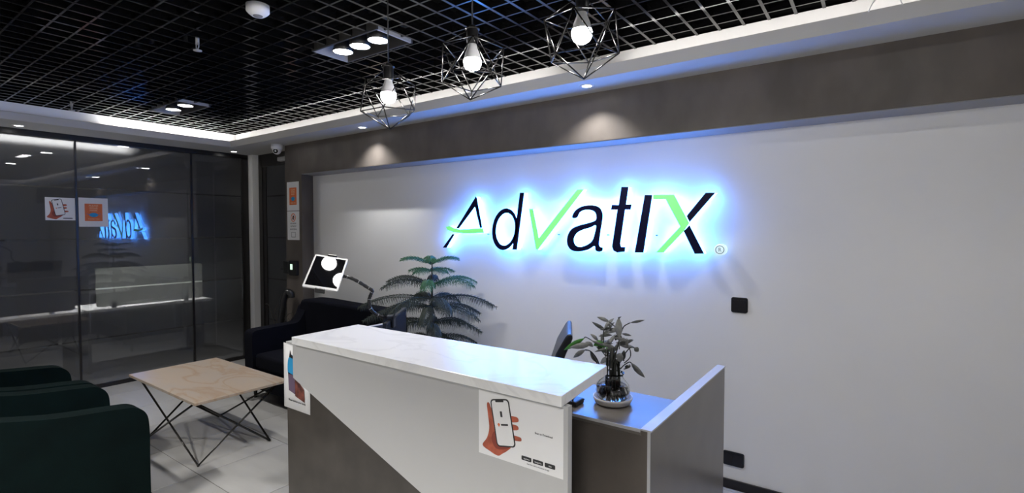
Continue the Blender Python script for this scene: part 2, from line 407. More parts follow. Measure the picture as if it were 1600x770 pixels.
mb.build('housing', 'white_plastic', t); MB().box((-6.55, .07, 2.497), (-6.51, 2.03, 2.50)).build('diffuser', 'office_led', t)
for k, (yy, zz, lab) in enumerate(((1.45, 0, 'desk divided by a green-tinted frosted screen, behind the middle glass panel'), (-.05, 0, 'desk with a dim dark screen, behind the far left glass panel'))):
    y1, y2 = (1.80, 3.04) if k == 0 else (.25, 1.765)
    t = thing('office_desk', (-7.2, (y1 + y2) / 2, 0), 'white-edged office ' + lab, 'desk', 'office desks behind the glass')
    MB().box((-7.55, y1 - .03, .69), (-6.96, y2 + .03, .715)).build('desktop', 'office_white', t)
    for yy in (y1 + .02, y2 - .06): MB().box((-7.5, yy, 0), (-7.05, yy + .03, .69)).build('leg', 'office_dark', t)
    MB().box((-7.5, y1 + .1, .25), (-7.48, y2 - .1, .69)).build('modesty_panel', 'office_dark', t)
    fs = world_frame((-7.0, 0, 0), (0, 1, 0), (0, 0, 1), (1, 0, 0))
    sc = MB().prism(rrect(y1 + (.09 if k == 0 else 0), .735, y2 - .06, 1.168, .03), fs, -.012, 0).build('divider_screen', 'frosted_screen' if k == 0 else 'office_dark', t,
        label='frosted screen tinted pale green' if k == 0 else 'dark fabric screen')
    for yy in (y1 + .25, y2 - .25): MB().box((-7.02, yy - .02, .70), (-6.985, yy + .02, .78)).build('clamp', 'dark_metal', t)
for i, (x_, y_) in enumerate(((-8.99, 1.94), (-10.9, 1.93), (-9.94, 3.39), (-12.4, 3.39), (-7.55, 2.35))):
    t = thing('added_glow_panel', (x_, y_, 2.612), 'slim added glow panel behind the grey glass, ' + ('upper of the two at far left', 'at the far left edge', 'above the mask notice', 'faint one above the phone notice', 'directly over the white desk')[i], 'ceiling light', 'added glow panels behind the glass')  # first four imitate lamp reflections in the glass, last is added desk fill
    MB().box((x_ - .05, y_ - .06, 2.612), (x_ + .05, y_ + .06, 2.62)).build('frame', 'white_plastic', t); MB().box((x_ - .035, y_ - .05, 2.61), (x_ + .035, y_ + .05, 2.612)).build('diffuser', 'head_glow', t)
area('office_desk_fill', (-7.3, 2.35, 2.60), (0, 0, 0), 45, .1, .16, spread=95)  # added fill that brightens the office desk and its screen

# ------------------------------------------------------------------ ceiling fittings
glowm = M['head_glow']
def head_light(x, y, z, power, size=120):
    spot('head_lamp', (x, y, z - .012), (x, y, 0), power, size, .6, .05)
def fixture(cx, cy, heads, label, power, grp, cone=120):
    t = thing('multi_head_downlight', (cx, cy, ZG - .005), label, 'ceiling light', grp)
    a, b, d = FW_ - .005, FD_ - .005, .012; z0, z1 = ZG - .006, ZG + .09
    for p, q in (((cx - a, cy - b), (cx + a, cy - b + d)), ((cx - a, cy + b - d), (cx + a, cy + b)), ((cx - a, cy - b + d), (cx - a + d, cy + b - d)), ((cx + a - d, cy - b + d), (cx + a, cy + b - d))):
        MB().box((p[0], p[1], z0), (q[0], q[1], z1)).build('frame', 'housing_dark' if q[0] - p[0] > .1 else 'housing_grey', t)  # end sides lighter: their blue-white reflection is put into the colour
    MB().box((cx - a, cy - b, z1), (cx + a, cy + b, z1 + .01)).build('back_plate', 'black_plastic', t)
    for hx in heads:
        x = cx + hx
        h = MB().lathe([(.0, .085), (.03, .085), (.05, .05), (.062, .0), (.057, .0), (.045, .045), (0, .05)], (x, cy, ZG + .0)).build('lamp_head', 'black_plastic', t)
        MB().lathe([(0, 0), (.056, 0), (.056, .006), (0, .006)], (x, cy, ZG + .003)).build('lens', 'head_glow', h)
        head_light(x, cy, ZG + .0, power, cone)
    return t
fixture(-2.49, 1.95, (-.17, -.01, .15), 'rectangular ceiling downlight with three bright round lamps left of the pendants', L_HEAD, 'recessed multi-head downlights')
fixture(-5.055, 1.99, (-.12, .13), 'rectangular ceiling downlight with two lit lamps near the far corner of the grid', 26, 'recessed multi-head downlights', 82)
fixture(.13, 1.95, (-.16, 0, .16), 'rectangular three-lamp ceiling downlight to the right, above the frame', L_HEAD * .35, 'recessed multi-head downlights')
for (fx, fy), pw, nm in zip(FIX[3:], (L_HEAD_FAR, 26, L_HEAD_FAR * 1.15), ('behind the desk front side, above the visitor side', 'above the three green armchairs', 'nearest the right wall on the visitor side')):
    fixture(fx, fy, (-.16, 0, .16), 'rectangular three-lamp ceiling downlight ' + nm, pw, 'recessed multi-head downlights')
# round soffit spots
SP = [(-6.16, 1.15, 'small round spot in the soffit over the left glass panel'), (-6.17, 3.0, 'small round spot in the soffit corner by the door'),
      (-3.775, 2.96, 'small round spot in the soffit left of the nearest cage pendant to the corner'), (-1.53, 2.945, 'small round spot in the soffit below the rightmost cage pendant'), (.75, 2.945, 'small round spot in the soffit at the far right')]
for i, (x, y, lab) in enumerate(SP):
    t = thing('soffit_spotlight', (x, y, ZS - .004), lab, 'spotlight', 'round soffit spotlights')
    MB().lathe([(.030, .0), (.043, .0), (.045, .004), (.03, .004)], (x, y, ZS - .004), 28).build('ring', 'white_plastic', t)
    MB().lathe([(0, 0), (.03, 0), (.03, .002), (0, .002)], (x, y, ZS - .0025), 24).build('lens', 'spot_glow', t)
    if i in (2, 3): spot('soffit_beam', (x, y, ZS - .008), (x, y + .02, 0), L_SPOT, 112, .8, .008, (1, 1, 1))
    elif i < 2: spot('soffit_beam', (x, y, ZS - .008), (x, y, 0), 2.5, 80, .8, .02)

# smoke detector, sprinklers, dome camera
t = thing('smoke_detector', (-2.44, 1.31, ZG - .05), 'white round smoke detector under the black grid at the top edge', 'smoke detector')
MB().lathe([(.0, .0), (.03, 0), (.045, .012), (.052, .02), (.052, .05), (0, .05)], (-2.44, 1.31, ZG - .05), 32).build('body', 'white_plastic', t)
MB().lathe([(0, -.004), (.02, -.002), (.026, .004), (0, .004)], (-2.44, 1.31, ZG - .05), 24).build('sensor_cap', 'ink_grey', t)
for x, y, lab in ((-3.16, 1.345, 'metal fire sprinkler hanging below the grid, nearer the camera'), (-5.62, 1.385, 'metal fire sprinkler hanging below the grid at the left cove')):
    t = thing('fire_sprinkler', (x, y, ZG - .06), lab, 'sprinkler', 'ceiling sprinklers')
    MB().tube([(x, y, ZG + .2), (x, y, ZG - .02)], .01).build('stem', 'housing_grey', t)
    MB().tube([(x - .014, y, ZG - .02), (x - .016, y, ZG - .04), (x, y, ZG - .056)], .003, 6).tube([(x + .014, y, ZG - .02), (x + .016, y, ZG - .04), (x, y, ZG - .056)], .003, 6).box((x - .016, y - .004, ZG - .024), (x + .016, y + .004, ZG - .016)).build('yoke', 'housing_grey', t)
    MB().lathe([(0, 0), (.022, 0), (.022, .003), (0, .003)], (x, y, ZG - .06), 16).build('deflector', 'housing_grey', t)
cx, cy = -5.30, 3.03
t = thing('dome_camera', (cx, cy, ZS - .09), 'white dome security camera in the soffit corner above the column', 'security camera')
MB().lathe([(0, .09), (.058, .09), (.058, .05), (.05, .035), (0, .035)], (cx, cy, ZS - .09), 28).build('base', 'white_plastic', t)
e = Vector((.62, -.72, -.3)).normalized(); c0 = Vector((cx, cy, ZS - .06))
MB().sphere(c0, .045, 20).build('ball', 'white_plastic', t)
MB().lathe([(0, .002), (.025, .0), (.022, -.008), (0, -.008)], c0 + e * .042, 20, axis=e).build('lens', 'screen_black', t)
pts = [(-.04, 2.68, 2.565), (-.02, 2.66, 2.60), (.02, 2.65, 2.615), (.06, 2.66, 2.60), (.08, 2.68, 2.565)]
tag(MB().tube(catmull([(x_ - .02 + .0, y_ + .09, z_ - .01) for x_, y_, z_ in pts], 4, False), .0025, 6).build('cable_loop', 'white_plastic'), 'thin loose white cable loop sticking out of the cove at top right', 'cable')

# ------------------------------------------------------------------ pendant lamps
def pendant(x, y, z, rot, tilt, label):
    t = thing('pendant_lamp', (x, y, z), label, 'pendant lamp', 'wire cage pendants over the desk')
    MB().lathe([(0, 0), (.015, .002), (.028, .011), (.0345, .026), (.0355, .038), (.034, .046)], (x, y, z - .036), 28).build('bulb', 'bulb_glow', t)
    MB().lathe([(.034, 0), (.029, .024), (.020, .045), (.016, .063)], (x, y, z + .010), 24).build('bulb_neck', 'white_plastic', t)
    MB().lathe([(0, 0), (.021, 0), (.023, .01), (.023, .06), (.012, .075), (0, .075)], (x, y, z + .07), 20).build('socket', 'black_plastic', t)
    MB().tube([(x, y, z + .14), (x, y, 3.15)], .003, 6).build('cord', 'black_plastic', t)
    R = .142; g = (1 + 5 ** .5) / 2
    vs = []
    lat = math.atan(.5)
    vs.append(Vector((0, 0, -1)))
    for k in range(5): a = 2 * PI * k / 5; vs.append(Vector((math.cos(lat) * math.cos(a), math.cos(lat) * math.sin(a), -math.sin(lat))))
    for k in range(5): a = 2 * PI * (k + .5) / 5; vs.append(Vector((math.cos(lat) * math.cos(a), math.cos(lat) * math.sin(a), math.sin(lat))))
    rm = Matrix.Rotation(tilt, 3, 'X') @ Matrix.Rotation(rot, 3, 'Z')
    c = Vector((x, y, z - .012)); pv = [c + rm @ (v * R) for v in vs]
    E_ = [(0, k + 1) for k in range(5)] + [(k + 1, (k + 1) % 5 + 1) for k in range(5)] + [(k + 6, (k + 1) % 5 + 6) for k in range(5)]
    for k in range(5): E_ += [(k + 1, k + 6), (k + 1, (k - 1) % 5 + 6)]
    for a, b in E_: MB().tube([pv[a], pv[b]], .0026, 6).build('cage_rod', 'wire_black', t)
    # top collar: rods from the upper ring to a small plate under the socket top
    top = Vector((x, y, z + .135)); pm = MB()
    for k in range(5):
        if k % 5 in (0, 2): pm.tube([pv[6 + k], top], .0022, 6)
    pm.lathe([(0, 0), (.03, 0), (.03, .004), (0, .004)], (x, y, z + .128), 16); pm.build('collar', 'wire_black', t)
pendant(-1.85, 1.6, 2.215, .35, .05, 'black wire cage pendant with lit bulb, leftmost of the three')
pendant(-1.346, 1.6, 2.272, 1.0, -.10, 'black wire cage pendant with lit bulb, middle of the three')
pendant(-.852, 1.6, 2.278, .62, .12, 'black wire cage pendant with lit bulb, rightmost and largest in the photo')

# ------------------------------------------------------------------ illuminated sign
# outlines are in metres on the wall plane: u = world x, v = world z
YS = 3.255
SIGN = {'A':[('navy',[(-2.702,1.869),(-2.694,1.86),(-2.637,1.611),(-2.658,1.608),(-2.713,1.786),(-2.89,1.606),(-2.921,1.606)],None),('navy',[(-2.963,1.558),(-2.939,1.558),(-3.031,1.441),(-3.077,1.44)],None),('lime',[(-3.041,1.622),(-2.992,1.629),(-2.949,1.61),(-2.89,1.6),(-2.806,1.6),(-2.629,1.608),(-2.619,1.57),(-2.73,1.566),(-2.845,1.565),(-2.949,1.574),(-3.023,1.594)],None)],'d':[('navyhole',[(-2.284,1.6),(-2.291,1.564),(-2.303,1.529),(-2.321,1.498),(-2.343,1.472),(-2.368,1.452),(-2.395,1.439),(-2.424,1.434),(-2.451,1.438),(-2.477,1.45),(-2.499,1.469),(-2.516,1.495),(-2.529,1.527),(-2.534,1.563),(-2.534,1.6),(-2.527,1.638),(-2.514,1.673),(-2.495,1.705),(-2.472,1.731),(-2.446,1.75),(-2.418,1.762),(-2.39,1.765),(-2.363,1.76),(-2.339,1.748),(-2.317,1.728),(-2.301,1.702),(-2.29,1.671),(-2.284,1.636)],[(-2.309,1.6),(-2.314,1.572),(-2.323,1.545),(-2.337,1.521),(-2.353,1.5),(-2.372,1.485),(-2.393,1.475),(-2.414,1.471),(-2.435,1.474),(-2.454,1.483),(-2.47,1.499),(-2.483,1.519),(-2.492,1.544),(-2.497,1.571),(-2.496,1.6),(-2.491,1.629),(-2.481,1.657),(-2.467,1.681),(-2.45,1.701),(-2.43,1.716),(-2.409,1.726),(-2.388,1.728),(-2.368,1.725),(-2.349,1.715),(-2.333,1.7),(-2.321,1.679),(-2.312,1.655),(-2.308,1.628)]),('navy',[(-2.262,1.882),(-2.222,1.88),(-2.291,1.441),(-2.334,1.44)],None)],'v':[('lime',[(-2.177,1.755),(-2.141,1.754),(-2.088,1.534),(-1.763,1.885),(-1.711,1.882),(-2.098,1.444),(-2.115,1.449)],None)],'a':[('navysm',[(-1.804,1.685),(-1.78,1.732),(-1.724,1.762),(-1.645,1.769),(-1.588,1.751),(-1.564,1.709),(-1.566,1.661),(-1.578,1.591),(-1.59,1.501),(-1.58,1.477),(-1.562,1.473),(-1.565,1.45),(-1.592,1.443),(-1.617,1.454),(-1.625,1.482),(-1.675,1.455),(-1.746,1.441),(-1.808,1.449),(-1.842,1.489),(-1.842,1.547),(-1.812,1.598),(-1.755,1.625),(-1.668,1.645),(-1.617,1.664),(-1.614,1.703),(-1.637,1.729),(-1.692,1.737),(-1.74,1.722),(-1.764,1.683)],[(-1.615,1.626),(-1.66,1.611),(-1.723,1.594),(-1.767,1.57),(-1.789,1.531),(-1.779,1.49),(-1.743,1.474),(-1.691,1.486),(-1.644,1.518),(-1.624,1.57)])],'t':[('navy',[(-1.426,1.886),(-1.376,1.884),(-1.392,1.767),(-1.352,1.765),(-1.359,1.731),(-1.399,1.732),(-1.432,1.503),(-1.426,1.48),(-1.394,1.481),(-1.399,1.448),(-1.452,1.441),(-1.481,1.454),(-1.492,1.482),(-1.487,1.512),(-1.454,1.733),(-1.501,1.734),(-1.495,1.767),(-1.445,1.765)],None)],'i':[('navy',[(-1.262,1.825),(-1.21,1.823),(-1.267,1.446),(-1.328,1.445)],None)],'x':[('lime',[(-1.206,1.824),(-1.068,1.821),(-0.97,1.638),(-1.005,1.586),(-1.132,1.45),(-1.183,1.449),(-1.028,1.617),(-1.122,1.791),(-1.205,1.794)],None),('navy',[(-0.874,1.824),(-0.817,1.822),(-0.97,1.643),(-0.989,1.683)],None),('navy',[(-0.97,1.627),(-0.878,1.449),(-0.935,1.447),(-1.005,1.587)],None)]}
fs = world_frame((0, YS, 0))            # w points to the room
t = thing('wall_sign', (-1.9, YS, 1.4), 'backlit company sign with navy and lime letters glowing blue on the white wall', 'sign')
for nm in 'advatix':
    pass
for nm, shapes in SIGN.items():
    root = None; loops_all = []
    for kind, out, hole in shapes:
        lps = []
        for lp in (out, hole):
            if lp: lps.append(catmull(lp, 3) if kind == 'navysm' else lp)
        loops_all.append((kind, lps))
    # the glowing body of the letter, one mesh
    mb_all = MB(); 
    body = None
    for kind, lps in loops_all:
        b = filled(lps, fs, -.048, -.0002, 'led_cyan', 'letter', t)
        if body is None: body = b
        else:
            bm = bmesh.new(); bm.from_mesh(body.data); bm.from_mesh(b.data); bm.to_mesh(body.data); bm.free(); me = b.data; bpy.data.objects.remove(b); bpy.data.meshes.remove(me)
    ORG[body.name] = ORG[t.name]
    for kind, lps in loops_all:
        f = filled(lps, fs, 0, .003, 'lime_face' if kind == 'lime' else 'navy_face', 'letter_face', body, 'lime translucent face' if kind == 'lime' else 'navy face')
rg = MB().lathe([(0, -.003), (.034, -.003), (.034, .04), (0, .04)], (-.786, YS, 1.476), 28, axis=(0, 1, 0)).build('registered_mark', 'white_acrylic', t, label='small glowing white disc')
filled([[(-.786 + .026 * math.cos(a * PI / 16), 1.476 + .026 * math.sin(a * PI / 16)) for a in range(32)], [(-.786 + .022 * math.cos(a * PI / 16), 1.476 + .022 * math.sin(a * PI / 16)) for a in range(32)]], fs, .0035, .006, 'ink_grey', 'ring', rg)
text('R', .034, fs, -.786, 1.4645, .0035, 'ink_grey', 'character', rg, th=.002)
for u in (-2.62, -2.3, -1.95, -1.55, -1.2, -.95): MB().tube([(u, YS + .045, 1.56), (u, YW, 1.56)], .004, 6).build('standoff', 'dark_metal', t)

# switch plates and the baseboard socket
for x0_, z0_, x1_, z1_, lab in ((-.734, 1.093, -.636, 1.186, 'square black switch plate high on the white wall'), (-.767, .142, -.645, .230, 'black socket plate low on the white wall above the baseboard')):
    cxp = (x0_ + x1_) / 2
    t = thing('switch_plate' if z0_ > 1 else 'socket_plate', (cxp, YW, z0_), lab, 'wall plate')
    hw = .047 if z0_ > 1 else .061
    MB().prism(rrect(cxp - hw, z0_, cxp + hw, z1_, .012), world_frame((0, YW, 0)), 0, .009).build('plate', 'switch_black', t, bevel=.002)
    for k in (-1, 1): MB().prism(rrect(cxp + k * hw * .45 - hw * .38, z0_ + .016, cxp + k * hw * .45 + hw * .38, z1_ - .016, .003), world_frame((0, YW, 0)), .009, .0115).build('module', 'frame_black', t)

# ------------------------------------------------------------------ reception desk
t = thing('reception_desk', (-1.5, 1.6, 0), 'reception desk with glossy white counter, white diagonal front and brown laminate sides', 'desk')
Z1 = 1.10
MB().prism([(-2.212, 1.322), (-.765, 1.318), (-.805, 1.718), (-2.222, 1.704)], fxy, Z1 - .034, Z1).build('countertop', 'counter_white', t, bevel=.002, seg=2, label='glossy white marbled counter slab')
ff = world_frame((0, 1.365, 0))
MB().prism([(-2.235, 1.063), (-2.235, .90), (-1.383, .606), (-.78, .398), (-.755, .398), (-.755, 1.063)], ff, 0, .024).build('front_panel', 'laminate_white', t, label='white panel cut off diagonally below')
MB().box((-2.33, 1.367, 0), (-.765, 1.385, 1.045)).build('base_panel', 'desk_brown', t)
MB().box((-2.335, 1.39, 0), (-2.31, 1.70, 1.045)).build('side_panel', 'desk_brown', t)
MB().box((-2.335, 1.366, 1.045), (-2.21, 1.70, 1.056)).build('edge_strip', 'laminate_white', t)
MB().box((-2.31, 1.66, .75), (-1.06, 1.68, 1.063)).build('back_panel', 'laminate_white', t)
MB().box((-1.10, 1.386, .90), (-1.08, 1.66, 1.063)).build('counter_support', 'desk_brown', t)
MB().box((-1.40, 1.7015, .878), (-.665, 2.075, .90)).build('shelf', 'laminate_metal', t, bevel=.001, seg=1, label='glossy grey-brown raised shelf')
MB().box((-1.40, 1.7035, 0), (-.665, 1.7195, .8775)).build('front_panel', 'laminate_brown', t, label='dark brown laminate panel under the raised shelf')
MB().box((-1.40, 1.699, .889), (-.6685, 1.7013, .9005)).build('edge_strip', 'edge_band', t)
MB().box((-.6645, 1.7005, 0), (-.6425, 1.7035, .8955)).build('front_panel', 'laminate_brown', t)
MB().box((-2.31, 1.722, .725), (-.67, 2.42, .75)).build('worktop', 'laminate_metal', t)
# right side wing
sw = MB().box((-.664, 1.704, 0), (-.632, 2.745, .896)).build('side_wing', 'laminate_metal', t, label='brown laminate wing at the right end')
MB().box((-.668, 1.70, .896), (-.628, 2.747, .902)).build('edge_strip', 'edge_band', sw)
MB().box((-.642, 1.6985, 0), (-.632, 1.7035, .896)).build('edge_strip', 'edge_band', sw)
MB().box((-2.985, 1.75, 0), (-2.965, 2.545, .897)).build('side_wing', 'desk_brown', t)
MB().box((-2.99, 1.75, .897), (-2.96, 2.55, .902)).build('edge_strip', 'edge_band', t)
MB().box((-2.965, 1.9, .725), (-2.31, 2.42, .75)).build('worktop', 'laminate_metal', t)
mb = MB()
mb.box((-1.02, 2.04, .75), (-.70, 2.06, .878)).build('shelf_support', 'desk_brown', t)

# ------------------------------------------------------------------ printed notices
def picture_frame(c0, u, v, w): return world_frame(c0, u, v, w)
def phone_art(P, fr, x, y, s, dark=False):
    # hand holding a phone; x, y lower left, s height in metres, art drawn in units of the height
    def q(pts): return [(x + a * s, y + b * s) for a, b in pts]
    hand = [(.0, .09), (.10, .24), (.15, .42), (.13, .62), (.10, .84), (.15, .87), (.22, .74), (.36, .60), (.50, .40), (.62, .22), (.56, .13), (.44, .04), (.34, -.02), (.16, .02)]
    h = MB().prism(catmull(q(hand), 4), fr, .0004, .0008).build('hand_print', 'skin_print', P)
    MB().prism(catmull(q([(.20, .26), (.30, .10), (.52, .14), (.60, .22), (.40, .26), (.28, .40)]), 3), fr, .0008, .001).build('hand_print', 'skin_dark', P)
    for (ax, ay, bx, by, r) in ((.52, .67, .78, .70, .045), (.56, .54, .78, .56, .042), (.60, .37, .84, .38, .036), (.50, .84, .58, .90, .035)):
        d = math.hypot(bx - ax, by - ay); ux, uy = (bx - ax) / d, (by - ay) / d
        pts = [(ax - uy * r, ay + ux * r), (bx - ux * r - uy * r, by + ux * r), (bx, by), (bx - ux * r + uy * r, by - ux * r), (ax + uy * r, ay - ux * r)]
        MB().prism(catmull(q(pts), 3), fr, .0004, .0008).build('finger_print', 'skin_print', P)
    an = math.radians(-11)
    def ph(pts, ox=.45, oy=.58): return q([(ox + a * math.cos(an) + b * math.sin(an), oy - a * math.sin(an) + b * math.cos(an)) for a, b in pts])
    MB().prism(ph(rrect(-.205, -.41, .205, .41, .07)), fr, .001, .0014).build('phone_print', 'ink_black', P)
    MB().prism(ph(rrect(-.18, -.385, .18, .385, .05)), fr, .0015, .0018).build('phone_screen', 'paper', P)
    MB().prism(ph(rrect(-.09, .355, .09, .39, .012)), fr, .0019, .0021).build('phone_notch', 'ink_black', P)
    MB().prism(ph(rrect(-.025, .10, .02, .20, .01)), fr, .0019, .0021).build('screen_icon', 'ink_black', P)
    MB().prism(ph([(-.12, -.02), (-.09, .0), (-.06, -.02), (-.09, -.07)]), fr, .0019, .0021).build('screen_heart', 'orange_print', P)
    MB().prism(ph(rrect(-.04, -.045, .11, -.015, .004)), fr, .0019, .0021).build('screen_line', 'ink_black', P)
def hand_notice(fr, W, H, loc, label):
    P = thing('notice', loc, label, 'poster')
    MB().prism([(0, 0), (W, 0), (W, H), (0, H)], fr, 0, .0004).build('sheet', 'paper', P)
    phone_art(P, fr, W * .05, H * .06, H * .88)
    return P
# on the desk front
o = (-1.103, 1.3405, .836); fr = world_frame(o)
P = hand_notice(fr, .333, .218, o, 'white notice of a hand holding a phone, taped to the white desk front')
text('Scan to Download', .0088, fr, .262, .118, .0005, 'ink_black', 'caption', P)
for k, a in enumerate((.178, .222, .266)):
    MB().prism(rrect(a, .022, a + .038, .036, .003), fr, .0005, .0008).build('badge', 'ink_black', P)
    text(('App Store', 'Google Play', 'Web')[k], .0055, fr, a + .02, .0265, .0009, 'paper', 'badge_text', P)
text('Scan the code to download the app', .0058, fr, .241, .012, .0005, 'ink_grey', 'caption', P)
# on the glass
fg = world_frame((XG + .0074, 1.352, 1.686), (0, 1, 0), (0, 0, 1), (1, 0, 0))
P = hand_notice(fg, .222, .216, (XG + .0074, 1.352, 1.686), 'white notice of a hand holding a phone, stuck on the glass panel')
MB().prism(rrect(.13, .015, .20, .023, .002), fg, .0005, .0008).build('badge', 'ink_black', P)
def mask_notice(fr, W, H, loc, label, sheet=True):
    P = thing('notice', loc, label, 'poster', None)
    MB().prism([(0, 0), (W, 0), (W, H), (0, H)], fr, 0, .0004).build('sheet', 'paper', P)
    a, b, c, d = W * .20, H * .20, W * .80, H * .80
    MB().prism([(a, b), (c, b), (c, d), (a, d)], fr, .0004, .0008).build('orange_panel', 'orange_print', P)
    for k, s_ in enumerate(('PLEASE', 'WEAR', 'MASK')): text(s_, H * .085, fr, W / 2, H * (.70 - .08 * k), .0009, 'cream_print', 'heading', P)
    e = [(W / 2 + W * .15 * math.cos(q * PI / 12), H * .41 + H * .075 * math.sin(q * PI / 12)) for q in range(24)]
    MB().prism(e, fr, .0009, .0013).build('mask_print', 'sky_print', P)
    for k in (-1, 1): MB().prism([(W / 2 + k * W * .14, H * .42), (W / 2 + k * W * .24, H * .46), (W / 2 + k * W * .24, H * .445), (W / 2 + k * W * .14, H * .40)], fr, .0009, .0012).build('mask_strap', 'blue_print', P)
    text('THANK YOU', H * .055, fr, W / 2, H * .25, .0009, 'cream_print', 'caption', P)
    return P
fm = world_frame((XG + .0074, 1.686, 1.636), (0, 1, 0), (0, 0, 1), (1, 0, 0))
hw_ = 1.686
fm = world_frame((XG + .0074, 1.600, 1.625), (0, 1, 0), (0, 0, 1), (1, 0, 0))
mask_notice(fm, .235, .285, (XG + .0074, 1.6, 1.625), 'orange mask notice stuck on the glass panel beside the phone notice')
# on the column
fc = world_frame((-5.265, YB - .001, 1.80))
mask_notice(fc, .228, .31, (-5.265, YB - .001, 1.80), 'orange mask notice on the brown column, upper of the two sheets')
fc = world_frame((-5.265, YB - .001, 1.484)); W, H = .228, .31
P = thing('notice', (-5.265, YB - .001, 1.484), 'white no-entry style notice on the brown column, lower of the two sheets', 'poster')
MB().prism([(0, 0), (W, 0), (W, H), (0, H)], fc, 0, .0004).build('sheet', 'paper', P)
circ = lambda r: [(W / 2 + r * math.cos(q * PI / 14), H * .78 + r * math.sin(q * PI / 14)) for q in range(28)]
filled([circ(.046), circ(.036)], fc, .0004, .0008, 'orange_print', 'prohibition_ring', P)
MB().prism([(W / 2 - .012, H * .70), (W / 2 + .004, H * .70), (W / 2 + .02, H * .76), (W / 2 + .014, H * .86), (W / 2 - .006, H * .84), (W / 2 - .02, H * .77)], fc, .0004, .0008).build('pictogram', 'ink_black', P)
MB().prism([(W / 2 - .028, H * .86), (W / 2 - .022, H * .87), (W / 2 + .028, H * .70), (W / 2 + .022, H * .69)], fc, .0009, .0012).build('prohibition_bar', 'orange_print', P)
for k, s_ in enumerate(('NO ENTRY', 'WITHOUT', 'SANITIZING')): text(s_, .023, fc, W / 2, H * (.55 - .10 * k), .0005, 'ink_black', 'caption', P)
filled([[(.075, .03), (.153, .03), (.153, .085), (.075, .085)], [(.079, .034), (.149, .034), (.149, .081), (.079, .081)]], fc, .0004, .0008, 'ink_black', 'box_outline', P)
# hanging on the desk's left end: slightly curled sheet
fl_ = world_frame((-2.352, 1.3655, .735))
P = thing('notice', (-2.352, 1.3655, .735), 'narrow white hand sanitizer notice hanging at the left end of the desk', 'poster')
W, H = .215, .315
mb = MB(); nseg = 8; A = []
for k in range(nseg + 1):
    u = W * k / nseg; bend = .006 * (1 - k / nseg) ** 2; A.append((u, bend))
for w_ in (0, .0005): 
    for u, b_ in A: mb.v += [tuple(fl_(u, .0, b_ * .3 + w_)), tuple(fl_(u, H - .012 * (u / W), b_ * .2 + w_))]
n_ = 2 * (nseg + 1)
for k in range(nseg):
    for base, rev in ((0, True), (n_, False)):
        q = (base + 2 * k, base + 2 * k + 2, base + 2 * k + 3, base + 2 * k + 1); mb.f.append(q[::-1] if rev else q); mb.sm.append(True)
    for a_ in (0, 1): mb.f.append((2 * k + a_, 2 * k + 2 + a_, n_ + 2 * k + 2 + a_, n_ + 2 * k + a_)); mb.sm.append(False)
mb.f += [(0, 1, n_ + 1, n_), (2 * nseg, 2 * nseg + 1, n_ + 2 * nseg + 1, n_ + 2 * nseg)]; mb.sm += [False, False]
mb.build('sheet', 'paper', P)
wv = .0028
MB().prism(catmull([(.038, .17), (.035, .21), (.045, .245), (.075, .262), (.09, .24), (.092, .17), (.065, .168)], 4), fl_, wv, wv + .0003).build('bottle_print', 'sky_print', P)
MB().prism([(.038, .175), (.092, .165), (.098, .075), (.042, .088)], fl_, wv, wv + .0003).build('bottle_print', 'purple_print', P)
MB().prism([(.050, .25), (.058, .285), (.066, .265), (.085, .256), (.09, .246), (.07, .246)], fl_, wv + .0003, wv + .0006).build('pump_print', 'ink_black', P)
MB().prism([(.094, .165), (.17, .11), (.175, .05), (.096, .068)], fl_, wv, wv + .0003).build('photo_print', 'photo_dark', P)
text('Please sanitize your hands', .0135, fl_, .11, .038, .0024, 'ink_black', 'caption', P)

# ------------------------------------------------------------------ access reader
t = thing('access_reader', (-5.16, YB - .04, 1.115), 'black access control box with a small green display on the column', 'access reader')
MB().box((-5.30, YB - .04, 1.115), (-5.20, YB, 1.25)).build('lock_box', 'black_plastic', t, bevel=.006)
rd_ = MB().prism(rrect(-5.20, 1.10, -5.055, 1.262, .02), world_frame((0, YB, 0)), 0, .035).build('reader_body', 'black_plastic', t, bevel=.004)
MB().prism(rrect(-5.165, 1.165, -5.125, 1.225, .003), world_frame((0, YB, 0)), .0352, .037).build('display', 'lcd_green', rd_)

# ------------------------------------------------------------------ coffee table
t = thing('coffee_table', (-4.16, 1.79, 0), 'low coffee table with beige marble top on thin black zigzag legs', 'coffee table')
MB().box((-4.725, 1.465, .452), (-3.585, 2.115, .472)).build('tabletop', 'beige_marble', t, bevel=.003)
fr_ = MB(); 
TL_, TF, TR_, TB = (-4.60, 1.50, .45), (-3.66, 1.50, .45), (-3.66, 2.08, .45), (-4.60, 2.08, .45)
for p, q in ((TL_, TF), (TF, TR_), (TR_, TB), (TB, TL_)): fr_.tube([p, q], .005, 6)
fr_.build('frame', 'wire_black', t)
FL, FF, FR, FB = (-4.53, 1.525, .008), (-3.70, 1.525, .008), (-3.71, 2.03, .008), (-4.54, 2.04, .008)
for f_, (p, q) in ((FF, (TL_, TR_)), (FR, (TF, TB)), (FL, (TF, TB)), (FB, (TL_, TR_))):
    MB().tube([p, f_, q], .0075, 8).sphere(f_, .0078, 8).build('leg', 'wire_black', t)

